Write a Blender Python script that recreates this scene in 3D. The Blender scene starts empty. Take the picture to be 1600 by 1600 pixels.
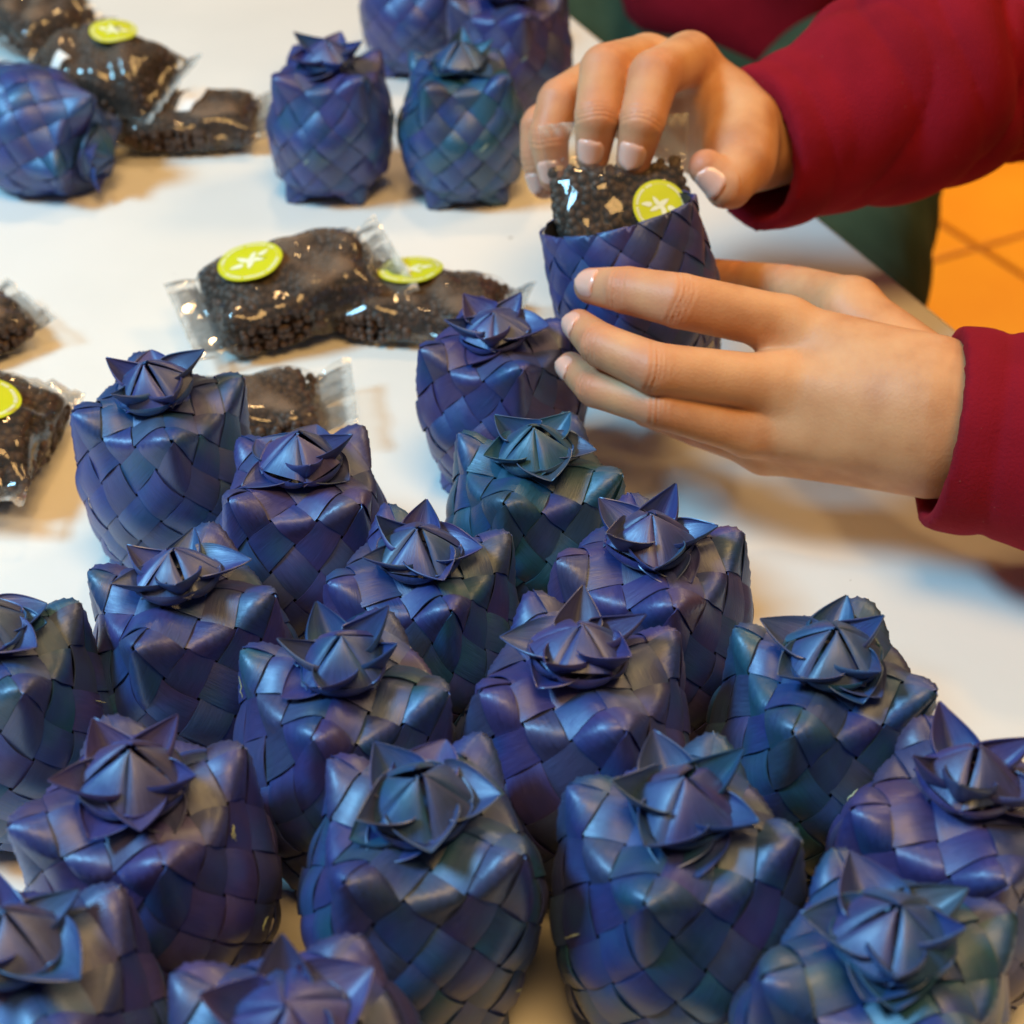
import bpy, math, random
import numpy as np
from mathutils import Vector, Matrix, noise

# ------------------------------------------------------------------ camera
U = 0.01                      # everything below is written in centimetres
sc = bpy.context.scene
COL = sc.collection
CH, PITCH, FPX = 38.8, math.radians(37.0), 2650.0
cam = bpy.data.cameras.new('camera'); cam.sensor_width = 36.0
cam.lens = 36.0 * FPX / 1600.0
cam.clip_start = 0.02; cam.clip_end = 50
cam.dof.use_dof = True; cam.dof.focus_distance = 0.525; cam.dof.aperture_fstop = 13.0
camo = bpy.data.objects.new('camera', cam); COL.objects.link(camo)
camo.location = (0, 0, CH * U); camo.rotation_euler = (math.pi / 2 - PITCH, 0, 0)
sc.camera = camo
sc.render.resolution_x = sc.render.resolution_y = 1024

# ------------------------------------------------------------------ light
w = bpy.data.worlds.new('World'); sc.world = w; w.use_nodes = True
bg = w.node_tree.nodes['Background']
bg.inputs[0].default_value = (0.95, 0.74, 0.54, 1); bg.inputs[1].default_value = 0.10

def area(name, direction, dist, size, col, power, target=(0, 55, 4)):
    l = bpy.data.lights.new(name, 'AREA'); l.shape = 'RECTANGLE'; l.size = size[0]; l.size_y = size[1]
    l.color = col; l.energy = power
    o = bpy.data.objects.new(name, l); COL.objects.link(o)
    d = Vector(direction).normalized(); t = Vector(target) * U
    o.location = t + d * dist
    o.rotation_euler = d.to_track_quat('Z', 'Y').to_euler()
    return o
area('window_light', (-1.0, -0.20, 1.10), 1.7, (0.46, 0.32), (0.32, 0.72, 1.0), 32)
area('ceiling_light', (0.10, -0.58, 1.48), 2.0, (0.9, 0.6), (1.0, 0.575, 0.19), 28)
area('side_lamp', (0.95, 0.65, 1.15), 1.9, (0.5, 0.4), (1.0, 0.60, 0.22), 10)
area('floor_fill', (0.2, 0.3, 1.6), 1.7, (0.5, 0.5), (1.0, 0.66, 0.30), 26, target=(72, 215, -72))  # added fill lamp out of view, brightens the floor tiles
area('ceiling_bulb', (-0.10, 0.75, 1.35), 1.9, (0.16, 0.16), (1.0, 0.60, 0.24), 6)
sc.view_settings.view_transform = 'Standard'; sc.view_settings.look = 'None'
sc.view_settings.exposure = 0.0; sc.view_settings.gamma = 1.0
sc.render.engine = 'CYCLES'
sc.cycles.max_bounces = 10; sc.cycles.transparent_max_bounces = 24

# ------------------------------------------------------------------ helpers
CP, SP = math.cos(PITCH), math.sin(PITCH)
RIGHT = np.array([1.0, 0, 0]); UP = np.array([0, SP, CP]); FWD = np.array([0, CP, -SP])
CAM = np.array([0, 0, CH])
def P(px, py, d):
    """place in centimetres seen at photo pixel (px,py) at axial distance d"""
    return CAM + d * (FWD + RIGHT * (px - 800) / FPX + UP * (800 - py) / FPX)
def AT(px, py, z):
    r = FWD + RIGHT * (px - 800) / FPX + UP * (800 - py) / FPX
    return CAM + r * ((z - CH) / r[2])
def CV(x, y, d):
    """direction given in camera axes (right, down, away)"""
    return RIGHT * x - UP * y + FWD * d

def mesh_np(name, V, F, mat, smooth=True, uv=None, mats=None, midx=None):
    """V (n,3) cm, F (m,k) equal-size polygons"""
    V = np.asarray(V, dtype=np.float32) * U; F = np.asarray(F, dtype=np.int32)
    me = bpy.data.meshes.new(name)
    k = F.shape[1]
    me.vertices.add(len(V)); me.vertices.foreach_set('co', V.ravel())
    me.loops.add(F.size); me.loops.foreach_set('vertex_index', F.ravel())
    me.polygons.add(len(F)); me.polygons.foreach_set('loop_start', np.arange(0, F.size, k, dtype=np.int32))
    me.polygons.foreach_set('use_smooth', np.full(len(F), smooth))
    for m in (mats or [mat]): me.materials.append(m)
    if midx is not None: me.polygons.foreach_set('material_index', np.asarray(midx, dtype=np.int32))
    if uv is not None:
        l = me.uv_layers.new(name='UVMap'); l.data.foreach_set('uv', np.asarray(uv, dtype=np.float32)[F.ravel()].ravel())
    me.update(calc_edges=True)
    return me
def obj(name, me, parent=None, loc=None, mat4=None):
    o = bpy.data.objects.new(name, me); COL.objects.link(o)
    if parent: o.parent = parent
    if mat4 is not None: o.matrix_local = mat4
    elif loc is not None: o.location = Vector(loc) * U
    return o
def tag(o, label=None, cat=None, group=None, kind=None):
    if label: o['label'] = label
    if cat: o['category'] = cat
    if group: o['group'] = group
    if kind: o['kind'] = kind
    return o
def grid_faces(nu, nv, off=0, flip=False):
    i = np.arange(nu - 1)[:, None]; j = np.arange(nv - 1)[None, :]
    a = i * nv + j
    q = np.stack([a, a + nv, a + nv + 1, a + 1], -1).reshape(-1, 4) + off
    return q[:, ::-1] if flip else q
def shell(PT, thick, uvs=None):
    """PT (nu,nv,3) top surface -> closed thin shell"""
    nu, nv, _ = PT.shape
    du = np.gradient(PT, axis=0); dv = np.gradient(PT, axis=1)
    n = np.cross(du, dv); n /= np.linalg.norm(n, axis=2, keepdims=True) + 1e-9
    B = PT - n * thick
    V = np.concatenate([PT.reshape(-1, 3), B.reshape(-1, 3)])
    N = nu * nv
    F = [grid_faces(nu, nv), grid_faces(nu, nv, N, True)]
    idx = np.arange(N).reshape(nu, nv)
    loop = np.concatenate([idx[:, 0], idx[-1, 1:], idx[-2::-1, -1], idx[0, -2:0:-1]])
    # the cut edge has its own vertices so that it stays crisp
    m_ = len(loop); a_ = 2 * N + np.arange(m_); b_ = a_ + m_
    V = np.concatenate([V, V[loop], V[loop + N]])
    F.append(np.stack([np.roll(a_, -1), a_, b_, np.roll(b_, -1)], -1))
    uv = None
    if uvs is not None:
        uv = np.concatenate([uvs.reshape(-1, 2)] * 2); uv = np.concatenate([uv, uv[loop], uv[loop]])
    return V, np.concatenate(F), uv
def merge(parts):
    Vs, Fs, o = [], [], 0
    for V, F in parts:
        Vs.append(V); Fs.append(np.asarray(F) + o); o += len(V)
    return np.concatenate(Vs), np.concatenate(Fs)
def sstep(a, b, x):
    t = np.clip((x - a) / (b - a), 0, 1); return t * t * (3 - 2 * t)
def rot(ax, ang): return np.array(Matrix.Rotation(ang, 3, ax))

# ------------------------------------------------------------------ materials
def newmat(name):
    m = bpy.data.materials.new(name); m.use_nodes = True
    nt = m.node_tree; b = nt.nodes['Principled BSDF']
    return m, nt, b
def N(nt, t, **k):
    n = nt.nodes.new(t)
    for a, v in k.items():
        if a.startswith('_'): n.inputs[int(a[1:])].default_value = v
        else: setattr(n, a, v)
    return n
def ramp(nt, stops):
    r = N(nt, 'ShaderNodeValToRGB'); e = r.color_ramp.elements
    while len(e) < len(stops): e.new(0.5)
    for el, (p, c) in zip(e, stops): el.position = p; el.color = (*c, 1)
    return r
def bump(nt, b, src, strength, dist):
    bp = N(nt, 'ShaderNodeBump'); bp.inputs['Strength'].default_value = strength
    bp.inputs['Distance'].default_value = dist
    nt.links.new(src, bp.inputs['Height']); nt.links.new(bp.outputs[0], b.inputs['Normal'])
    return bp

def leaf_material(name='dyed_pandan_leaf', dark=1.0):
    m, nt, b = newmat(name); L = nt.links
    oi = N(nt, 'ShaderNodeObjectInfo'); tc = N(nt, 'ShaderNodeTexCoord')
    rv = N(nt, 'ShaderNodeMath', operation='MULTIPLY', _1=37.0); L.new(oi.outputs['Random'], rv.inputs[0])
    n1 = N(nt, 'ShaderNodeTexNoise', noise_dimensions='4D'); n1.inputs['Scale'].default_value = 55; n1.inputs['Detail'].default_value = 3
    L.new(tc.outputs['Object'], n1.inputs['Vector']); rw = N(nt, 'ShaderNodeMath', operation='MULTIPLY_ADD', _1=0.8); L.new(oi.outputs['Random'], rw.inputs[0]); rt = N(nt, 'ShaderNodeSeparateColor'); L.new(oi.outputs['Color'], rt.inputs[0]); rt2 = N(nt, 'ShaderNodeMath', operation='MULTIPLY', _1=60.0); L.new(rt.outputs[0], rt2.inputs[0]); L.new(rt2.outputs[0], rw.inputs[2]); L.new(rw.outputs[0], n1.inputs['W'])
    add = N(nt, 'ShaderNodeMath', operation='MULTIPLY_ADD', _1=0.42); L.new(oi.outputs['Random'], add.inputs[0])
    ns = N(nt, 'ShaderNodeMath', operation='MULTIPLY_ADD', _1=1.6, _2=-0.50); L.new(n1.outputs['Fac'], ns.inputs[0])
    L.new(ns.outputs[0], add.inputs[2])
    # the basket's own tint shifts where its strips sit between teal, blue and violet
    sep = N(nt, 'ShaderNodeSeparateColor'); L.new(oi.outputs['Color'], sep.inputs[0])
    sh = N(nt, 'ShaderNodeMath', operation='ADD'); L.new(add.outputs[0], sh.inputs[0]); L.new(sep.outputs[0], sh.inputs[1])
    sh2 = N(nt, 'ShaderNodeMath', operation='SUBTRACT', _1=0.5); L.new(sh.outputs[0], sh2.inputs[0])
    r = ramp(nt, [(0.0, (0.012, 0.082, 0.150)), (0.25, (0.016, 0.062, 0.195)), (0.5, (0.021, 0.042, 0.200)),
                  (0.75, (0.038, 0.036, 0.185)), (1.0, (0.060, 0.046, 0.155))])
    L.new(sh2.outputs[0], r.inputs[0])
    # some strips faded / greyed
    wn = N(nt, 'ShaderNodeTexWhiteNoise', noise_dimensions='1D'); L.new(rv.outputs[0], wn.inputs['W'])
    gm = N(nt, 'ShaderNodeMapRange', _1=0.60, _2=1.0, _3=0.0, _4=0.65); L.new(wn.outputs['Value'], gm.inputs[0])
    mg = N(nt, 'ShaderNodeMix', data_type='RGBA'); L.new(gm.outputs[0], mg.inputs[0]); L.new(r.outputs[0], mg.inputs[6])
    mg.inputs[7].default_value = (0.042, 0.052, 0.105, 1)
    # fibres along the strip
    mp = N(nt, 'ShaderNodeMapping'); mp.inputs['Scale'].default_value = (2.0, 46.0, 1.0); L.new(tc.outputs['UV'], mp.inputs[0])
    n2 = N(nt, 'ShaderNodeTexNoise', noise_dimensions='4D'); n2.inputs['Scale'].default_value = 1.0; n2.inputs['Detail'].default_value = 4
    L.new(mp.outputs[0], n2.inputs['Vector']); L.new(rv.outputs[0], n2.inputs['W'])
    fr = N(nt, 'ShaderNodeMapRange', _1=0.3, _2=0.75, _3=0.78 * dark, _4=1.25 * dark); L.new(n2.outputs['Fac'], fr.inputs[0])
    mm = N(nt, 'ShaderNodeVectorMath', operation='SCALE'); L.new(mg.outputs[2], mm.inputs[0]); L.new(fr.outputs[0], mm.inputs['Scale'])
    L.new(mm.outputs[0], b.inputs['Base Color'])
    rr = N(nt, 'ShaderNodeMapRange', _1=0.3, _2=0.7, _3=0.36, _4=0.53); L.new(n2.outputs['Fac'], rr.inputs[0]); L.new(rr.outputs[0], b.inputs['Roughness'])
    b.inputs['Specular IOR Level'].default_value = 1.0
    b.inputs['Coat Weight'].default_value = 0.22; b.inputs['Coat Roughness'].default_value = 0.30
    b.inputs['Specular Tint'].default_value = (0.62, 0.76, 1.0, 1)
    b.inputs['Sheen Weight'].default_value = 0.02
    n3 = N(nt, 'ShaderNodeTexNoise'); n3.inputs['Scale'].default_value = 120; L.new(tc.outputs['Object'], n3.inputs['Vector'])
    s = N(nt, 'ShaderNodeMath', operation='MULTIPLY_ADD', _1=2.0); L.new(n3.outputs['Fac'], s.inputs[0]); L.new(n2.outputs['Fac'], s.inputs[2])
    bump(nt, b, s.outputs[0], 0.35, 0.0004)
    return m
M_LEAF = leaf_material()
m, nt, b = newmat('leaf_inside'); b.inputs['Base Color'].default_value = (0.012, 0.014, 0.03, 1); b.inputs['Roughness'].default_value = 0.7
M_INSIDE = m
m, nt, b = newmat('bare_leaf_fibre'); b.inputs['Base Color'].default_value = (0.42, 0.52, 0.36, 1); b.inputs['Roughness'].default_value = 0.5
M_FIBRE = m

def table_material():
    m, nt, b = newmat('white_laminate'); L = nt.links
    tc = N(nt, 'ShaderNodeTexCoord')
    n1 = N(nt, 'ShaderNodeTexNoise'); n1.inputs['Scale'].default_value = 9; n1.inputs['Detail'].default_value = 5
    L.new(tc.outputs['Object'], n1.inputs['Vector'])
    r = ramp(nt, [(0.3, (0.76, 0.765, 0.75)), (0.7, (0.82, 0.82, 0.80))]); L.new(n1.outputs['Fac'], r.inputs[0])
    # small specks and scuffs
    v = N(nt, 'ShaderNodeTexVoronoi'); v.inputs['Scale'].default_value = 55; L.new(tc.outputs['Object'], v.inputs['Vector'])
    n2 = N(nt, 'ShaderNodeTexNoise'); n2.inputs['Scale'].default_value = 21; L.new(tc.outputs['Object'], n2.inputs['Vector'])
    th = N(nt, 'ShaderNodeMapRange', _1=0.50, _2=0.66, _3=0.0, _4=0.08); L.new(n2.outputs['Fac'], th.inputs[0])
    lt = N(nt, 'ShaderNodeMath', operation='LESS_THAN'); L.new(v.outputs['Distance'], lt.inputs[0]); L.new(th.outputs[0], lt.inputs[1])
    ff = N(nt, 'ShaderNodeMath', operation='MULTIPLY', _1=0.6); L.new(lt.outputs[0], ff.inputs[0])
    mx = N(nt, 'ShaderNodeMix', data_type='RGBA'); L.new(ff.outputs[0], mx.inputs[0]); L.new(r.outputs[0], mx.inputs[6]); mx.inputs[7].default_value = (0.20, 0.17, 0.14, 1)
    L.new(mx.outputs[2], b.inputs['Base Color']); b.inputs['Roughness'].default_value = 0.38
    n4 = N(nt, 'ShaderNodeTexNoise'); n4.inputs['Scale'].default_value = 260; L.new(tc.outputs['Object'], n4.inputs['Vector'])
    bump(nt, b, n4.outputs['Fac'], 0.12, 0.0004)
    return m
M_TABLE = table_material()
def tile_material():
    m, nt, b = newmat('terracotta_tile'); L = nt.links
    tc = N(nt, 'ShaderNodeTexCoord'); oi = N(nt, 'ShaderNodeObjectInfo')
    n1 = N(nt, 'ShaderNodeTexNoise'); n1.inputs['Scale'].default_value = 7; n1.inputs['Detail'].default_value = 4; L.new(tc.outputs['Object'], n1.inputs['Vector'])
    r = ramp(nt, [(0.3, (0.90, 0.36, 0.010)), (0.7, (0.95, 0.43, 0.015))]); L.new(n1.outputs['Fac'], r.inputs[0])
    L.new(r.outputs[0], b.inputs['Base Color']); b.inputs['Roughness'].default_value = 0.45
    return m
M_TILE = tile_material()
m, nt, b = newmat('tile_grout'); b.inputs['Base Color'].default_value = (0.42, 0.17, 0.03, 1); b.inputs['Roughness'].default_value = 0.9
M_GROUT = m
def cloth_material(name, c0, c1, sheen):
    m, nt, b = newmat(name); L = nt.links
    tc = N(nt, 'ShaderNodeTexCoord')
    n1 = N(nt, 'ShaderNodeTexNoise'); n1.inputs['Scale'].default_value = 30; n1.inputs['Detail'].default_value = 6; L.new(tc.outputs['Object'], n1.inputs['Vector'])
    r = ramp(nt, [(0.35, c0), (0.65, c1)]); L.new(n1.outputs['Fac'], r.inputs[0])
    n2 = N(nt, 'ShaderNodeTexNoise'); n2.inputs['Scale'].default_value = 900; n2.inputs['Detail'].default_value = 2; L.new(tc.outputs['Object'], n2.inputs['Vector'])
    v = N(nt, 'ShaderNodeTexVoronoi'); v.inputs['Scale'].default_value = 160; L.new(tc.outputs['Object'], v.inputs['Vector'])
    lt = N(nt, 'ShaderNodeMath', operation='LESS_THAN', _1=0.05); L.new(v.outputs['Distance'], lt.inputs[0])
    ff = N(nt, 'ShaderNodeMath', operation='MULTIPLY', _1=0.12); L.new(lt.outputs[0], ff.inputs[0])
    mx = N(nt, 'ShaderNodeMix', data_type='RGBA'); L.new(ff.outputs[0], mx.inputs[0]); L.new(r.outputs[0], mx.inputs[6]); mx.inputs[7].default_value = (0.5, 0.35, 0.3, 1)
    L.new(mx.outputs[2], b.inputs['Base Color']); b.inputs['Roughness'].default_value = 0.9
    b.inputs['Sheen Weight'].default_value = sheen; b.inputs['Sheen Roughness'].default_value = 0.5
    b.inputs['Sheen Tint'].default_value = (*[min(1, c * 3 + .05) for c in c1], 1)
    b.inputs['Specular IOR Level'].default_value = 0.15
    bump(nt, b, n2.outputs['Fac'], 0.5, 0.0006)
    return m
M_MAROON = cloth_material('maroon_fleece', (0.19, 0.004, 0.013), (0.25, 0.006, 0.019), 0.10)
M_GREEN = cloth_material('green_cotton', (0.035, 0.066, 0.042), (0.050, 0.088, 0.055), 0.1)
def skin_material():
    m, nt, b = newmat('skin'); L = nt.links
    tc = N(nt, 'ShaderNodeTexCoord')
    at = N(nt, 'ShaderNodeAttribute', attribute_name='redness')
    n1 = N(nt, 'ShaderNodeTexNoise'); n1.inputs['Scale'].default_value = 60; n1.inputs['Detail'].default_value = 5; L.new(tc.outputs['Object'], n1.inputs['Vector'])
    r = ramp(nt, [(0.30, (0.53, 0.245, 0.115)), (0.5, (0.63, 0.325, 0.165)), (0.72, (0.69, 0.385, 0.205))]); L.new(n1.outputs['Fac'], r.inputs[0])
    mx = N(nt, 'ShaderNodeMix', data_type='RGBA'); L.new(at.outputs['Fac'], mx.inputs[0]); L.new(r.outputs[0], mx.inputs[6]); mx.inputs[7].default_value = (0.56, 0.20, 0.13, 1)
    L.new(mx.outputs[2], b.inputs['Base Color'])
    b.inputs['Roughness'].default_value = 0.52; b.inputs['Specular IOR Level'].default_value = 0.4
    b.inputs['Subsurface Weight'].default_value = 0.25; b.inputs['Subsurface Radius'].default_value = (1.0, 0.4, 0.2); b.inputs['Subsurface Scale'].default_value = 0.002
    v = N(nt, 'ShaderNodeTexVoronoi'); v.inputs['Scale'].default_value = 900; L.new(tc.outputs['Object'], v.inputs['Vector'])
    n2 = N(nt, 'ShaderNodeTexNoise'); n2.inputs['Scale'].default_value = 150; n2.inputs['Detail'].default_value = 4; L.new(tc.outputs['Object'], n2.inputs['Vector'])
    s = N(nt, 'ShaderNodeMath', operation='ADD'); L.new(v.outputs['Distance'], s.inputs[0]); L.new(n2.outputs['Fac'], s.inputs[1])
    bump(nt, b, s.outputs[0], 0.14, 0.0005)
    return m
M_SKIN = skin_material()
m, nt, b = newmat('fingernail'); b.inputs['Base Color'].default_value = (0.82, 0.47, 0.38, 1); b.inputs['Roughness'].default_value = 0.22
b.inputs['Subsurface Weight'].default_value = 0.3; b.inputs['Subsurface Scale'].default_value = 0.002; b.inputs['Subsurface Radius'].default_value = (1, .4, .3)
M_NAIL = m
def bead_material():
    m, nt, b = newmat('dark_chocolate'); L = nt.links
    tc = N(nt, 'ShaderNodeTexCoord')
    n1 = N(nt, 'ShaderNodeTexNoise'); n1.inputs['Scale'].default_value = 170; L.new(tc.outputs['Object'], n1.inputs['Vector'])
    r = ramp(nt, [(0.3, (0.040, 0.022, 0.015)), (0.7, (0.095, 0.055, 0.038))]); L.new(n1.outputs['Fac'], r.inputs[0])
    L.new(r.outputs[0], b.inputs['Base Color']); b.inputs['Roughness'].default_value = 0.55
    return m
M_BEAD = bead_material()
def film_material(name, smear):
    m, nt, b = newmat(name); L = nt.links
    out = nt.nodes['Material Output']
    tc = N(nt, 'ShaderNodeTexCoord')
    n1 = N(nt, 'ShaderNodeTexNoise'); n1.inputs['Scale'].default_value = 45; n1.inputs['Detail'].default_value = 2; n1.inputs['Distortion'].default_value = 1.2
    L.new(tc.outputs['Object'], n1.inputs['Vector'])
    bp = N(nt, 'ShaderNodeBump'); bp.inputs['Strength'].default_value = 0.55; bp.inputs['Distance'].default_value = 0.0011
    L.new(n1.outputs['Fac'], bp.inputs['Height'])
    tr = N(nt, 'ShaderNodeBsdfTransparent'); tr.inputs[0].default_value = (0.95, 0.95, 0.94, 1)
    gl = N(nt, 'ShaderNodeBsdfGlossy'); gl.inputs['Roughness'].default_value = 0.045; gl.inputs[0].default_value = (1, 1, 1, 1)
    L.new(bp.outputs[0], gl.inputs['Normal'])
    fr = N(nt, 'ShaderNodeFresnel'); fr.inputs['IOR'].default_value = 1.5; L.new(bp.outputs[0], fr.inputs['Normal'])
    fm = N(nt, 'ShaderNodeMath', operation='MULTIPLY', _1=0.85, use_clamp=True); L.new(fr.outputs[0], fm.inputs[0])
    mx = N(nt, 'ShaderNodeMixShader'); L.new(fm.outputs[0], mx.inputs[0]); L.new(tr.outputs[0], mx.inputs[1]); L.new(gl.outputs[0], mx.inputs[2])
    # cocoa dust smeared on the inside of the film
    df = N(nt, 'ShaderNodeBsdfDiffuse'); df.inputs[0].default_value = (0.20, 0.13, 0.085, 1)
    at = N(nt, 'ShaderNodeAttribute', attribute_name='dust')
    n2 = N(nt, 'ShaderNodeTexNoise'); n2.inputs['Scale'].default_value = 38; n2.inputs['Detail'].default_value = 3; L.new(tc.outputs['Object'], n2.inputs['Vector'])
    dm = N(nt, 'ShaderNodeMapRange', _1=0.40, _2=0.60, _3=0.05, _4=1.0); L.new(n2.outputs['Fac'], dm.inputs[0])
    d2 = N(nt, 'ShaderNodeMath', operation='MULTIPLY'); L.new(dm.outputs[0], d2.inputs[0]); L.new(at.outputs['Fac'], d2.inputs[1])
    d3 = N(nt, 'ShaderNodeMath', operation='MULTIPLY', _1=smear); L.new(d2.outputs[0], d3.inputs[0])
    m2 = N(nt, 'ShaderNodeMixShader'); L.new(d3.outputs[0], m2.inputs[0]); L.new(mx.outputs[0], m2.inputs[1]); L.new(df.outputs[0], m2.inputs[2])
    sa_ = N(nt, 'ShaderNodeAttribute', attribute_name='seal'); wd = N(nt, 'ShaderNodeBsdfDiffuse'); wd.inputs[0].default_value = (.8, .8, .78, 1)
    s3 = N(nt, 'ShaderNodeMath', operation='MULTIPLY_ADD', _1=0.34, _2=0.03); L.new(sa_.outputs['Fac'], s3.inputs[0])
    m3 = N(nt, 'ShaderNodeMixShader'); L.new(s3.outputs[0], m3.inputs[0]); L.new(m2.outputs[0], m3.inputs[1]); L.new(wd.outputs[0], m3.inputs[2])
    L.new(m3.outputs[0], out.inputs['Surface'])
    nt.nodes.remove(b)
    return m
M_FILM = film_material('clear_film', 0.75)
def plain(name, col, rough):
    m, nt, b = newmat(name); b.inputs['Base Color'].default_value = (*col, 1); b.inputs['Roughness'].default_value = rough; return m
M_LIME = plain('lime_sticker_paper', (0.60, 0.62, 0.015), 0.4)
M_PRINT = plain('white_print', (0.82, 0.84, 0.62), 0.5)
M_PAPER = plain('white_paper', (0.80, 0.80, 0.80), 0.6)
M_EDGE = plain('table_edging', (0.55, 0.56, 0.56), 0.5)

# ------------------------------------------------------------------ the setting: table and tiled floor
E0 = AT(850, -12, 0); E1 = AT(1600, 597, 0)       # the table's far right edge
ed = (E1 - E0); ed[2] = 0; ed /= np.linalg.norm(ed)
nrm = np.array([ed[1], -ed[0], 0])                # points off the table
if nrm[0] < 0: nrm = -nrm
def build_table():
    e = E0 - ed * 60; f = E1 + ed * 70
    pts = [e, f, f - nrm * 170, e - nrm * 170]
    bev = 0.35
    rings = []
    c = sum(pts) / 4
    for z, s in ((-2.6, bev), (-2.6, 0), (-2.6 + .01, 0), (-bev, 0), (-bev * .3, bev * .3), (0, bev), (0, bev + .3)):
        ring = []
        for p in pts:
            d = c - p; d[2] = 0
            q = p + np.sign(np.dot(d, ed)) * ed * s - np.sign(-np.dot(d, nrm)) * nrm * s
            ring.append([q[0], q[1], z])
        rings.append(ring)
    V = np.array(rings).reshape(-1, 3); F = []
    for r in range(len(rings) - 1):
        for k in range(4):
            a = r * 4 + k; b2 = r * 4 + (k + 1) % 4
            F.append([a, b2, b2 + 4, a + 4])
    n = (len(rings) - 1) * 4
    F.append([n, n + 1, n + 2, n + 3]); F.append([3, 2, 1, 0])
    me = mesh_np('tabletop', V, F, M_TABLE, smooth=False)
    return me
tb = bpy.data.objects.new('table', None); COL.objects.link(tb); tb.location = (0, 0.5, -0.72)
tag(tb, 'white laminate table that carries the woven baskets and sweet bags', 'table')
tt = obj('tabletop', build_table(), tb); tt.location = (0, -0.5, 0.72)
for sx, sy in ((10, 12), (10, 150), (150, 12), (150, 150)):
    q = E0 - ed * 50 + ed * sy * 1.0 - nrm * sx
    s = 2.0
    V = np.array([[q[0] + a * s, q[1] + b2 * s, z] for z in (-72, -2.61) for a, b2 in ((-1, -1), (1, -1), (1, 1), (-1, 1))])
    F = [[0, 1, 5, 4], [1, 2, 6, 5], [2, 3, 7, 6], [3, 0, 4, 7]]
    lg = obj('leg', mesh_np('table_leg', V, F, M_EDGE, smooth=False), tb); lg.location = (0, -0.5, 0.72)

ZF = -72.0
V = np.array([[-300, -200, ZF - 0.6], [400, -200, ZF - 0.6], [400, 500, ZF - 0.6], [-300, 500, ZF - 0.6]])
fl = obj('floor', mesh_np('floor', V, [[0, 1, 2, 3]], M_GROUT, smooth=False)); tag(fl, kind='structure')
TS = 31.0
def tile_mesh():
    s = TS / 2 - 0.55; b2 = 0.5
    r = []
    for z, q in ((-0.6, s), (-0.25, s), (0, s - b2)):
        r += [[-q, -q, z], [q, -q, z], [q, q, z], [-q, q, z]]
    F = [[a + k, a + (k + 1) % 4, a + 4 + (k + 1) % 4, a + 4 + k] for a in (0, 4) for k in range(4)] + [[8, 9, 10, 11]]
    return mesh_np('floor_tile', r, F, M_TILE, smooth=False)
tm = tile_mesh(); ta = math.radians(28)
tcx, tcy, _ = AT(1530, 385, ZF)
for i in range(-4, 5):
    for j in range(-5, 4):
        x = tcx + (i + .5) * TS * math.cos(ta) - (j + .5) * TS * math.sin(ta); y = tcy + (i + .5) * TS * math.sin(ta) + (j + .5) * TS * math.cos(ta)
        o = obj('tile', tm, fl, (x, y, ZF + random.uniform(-.05, .05))); o.rotation_euler.z = ta

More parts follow.
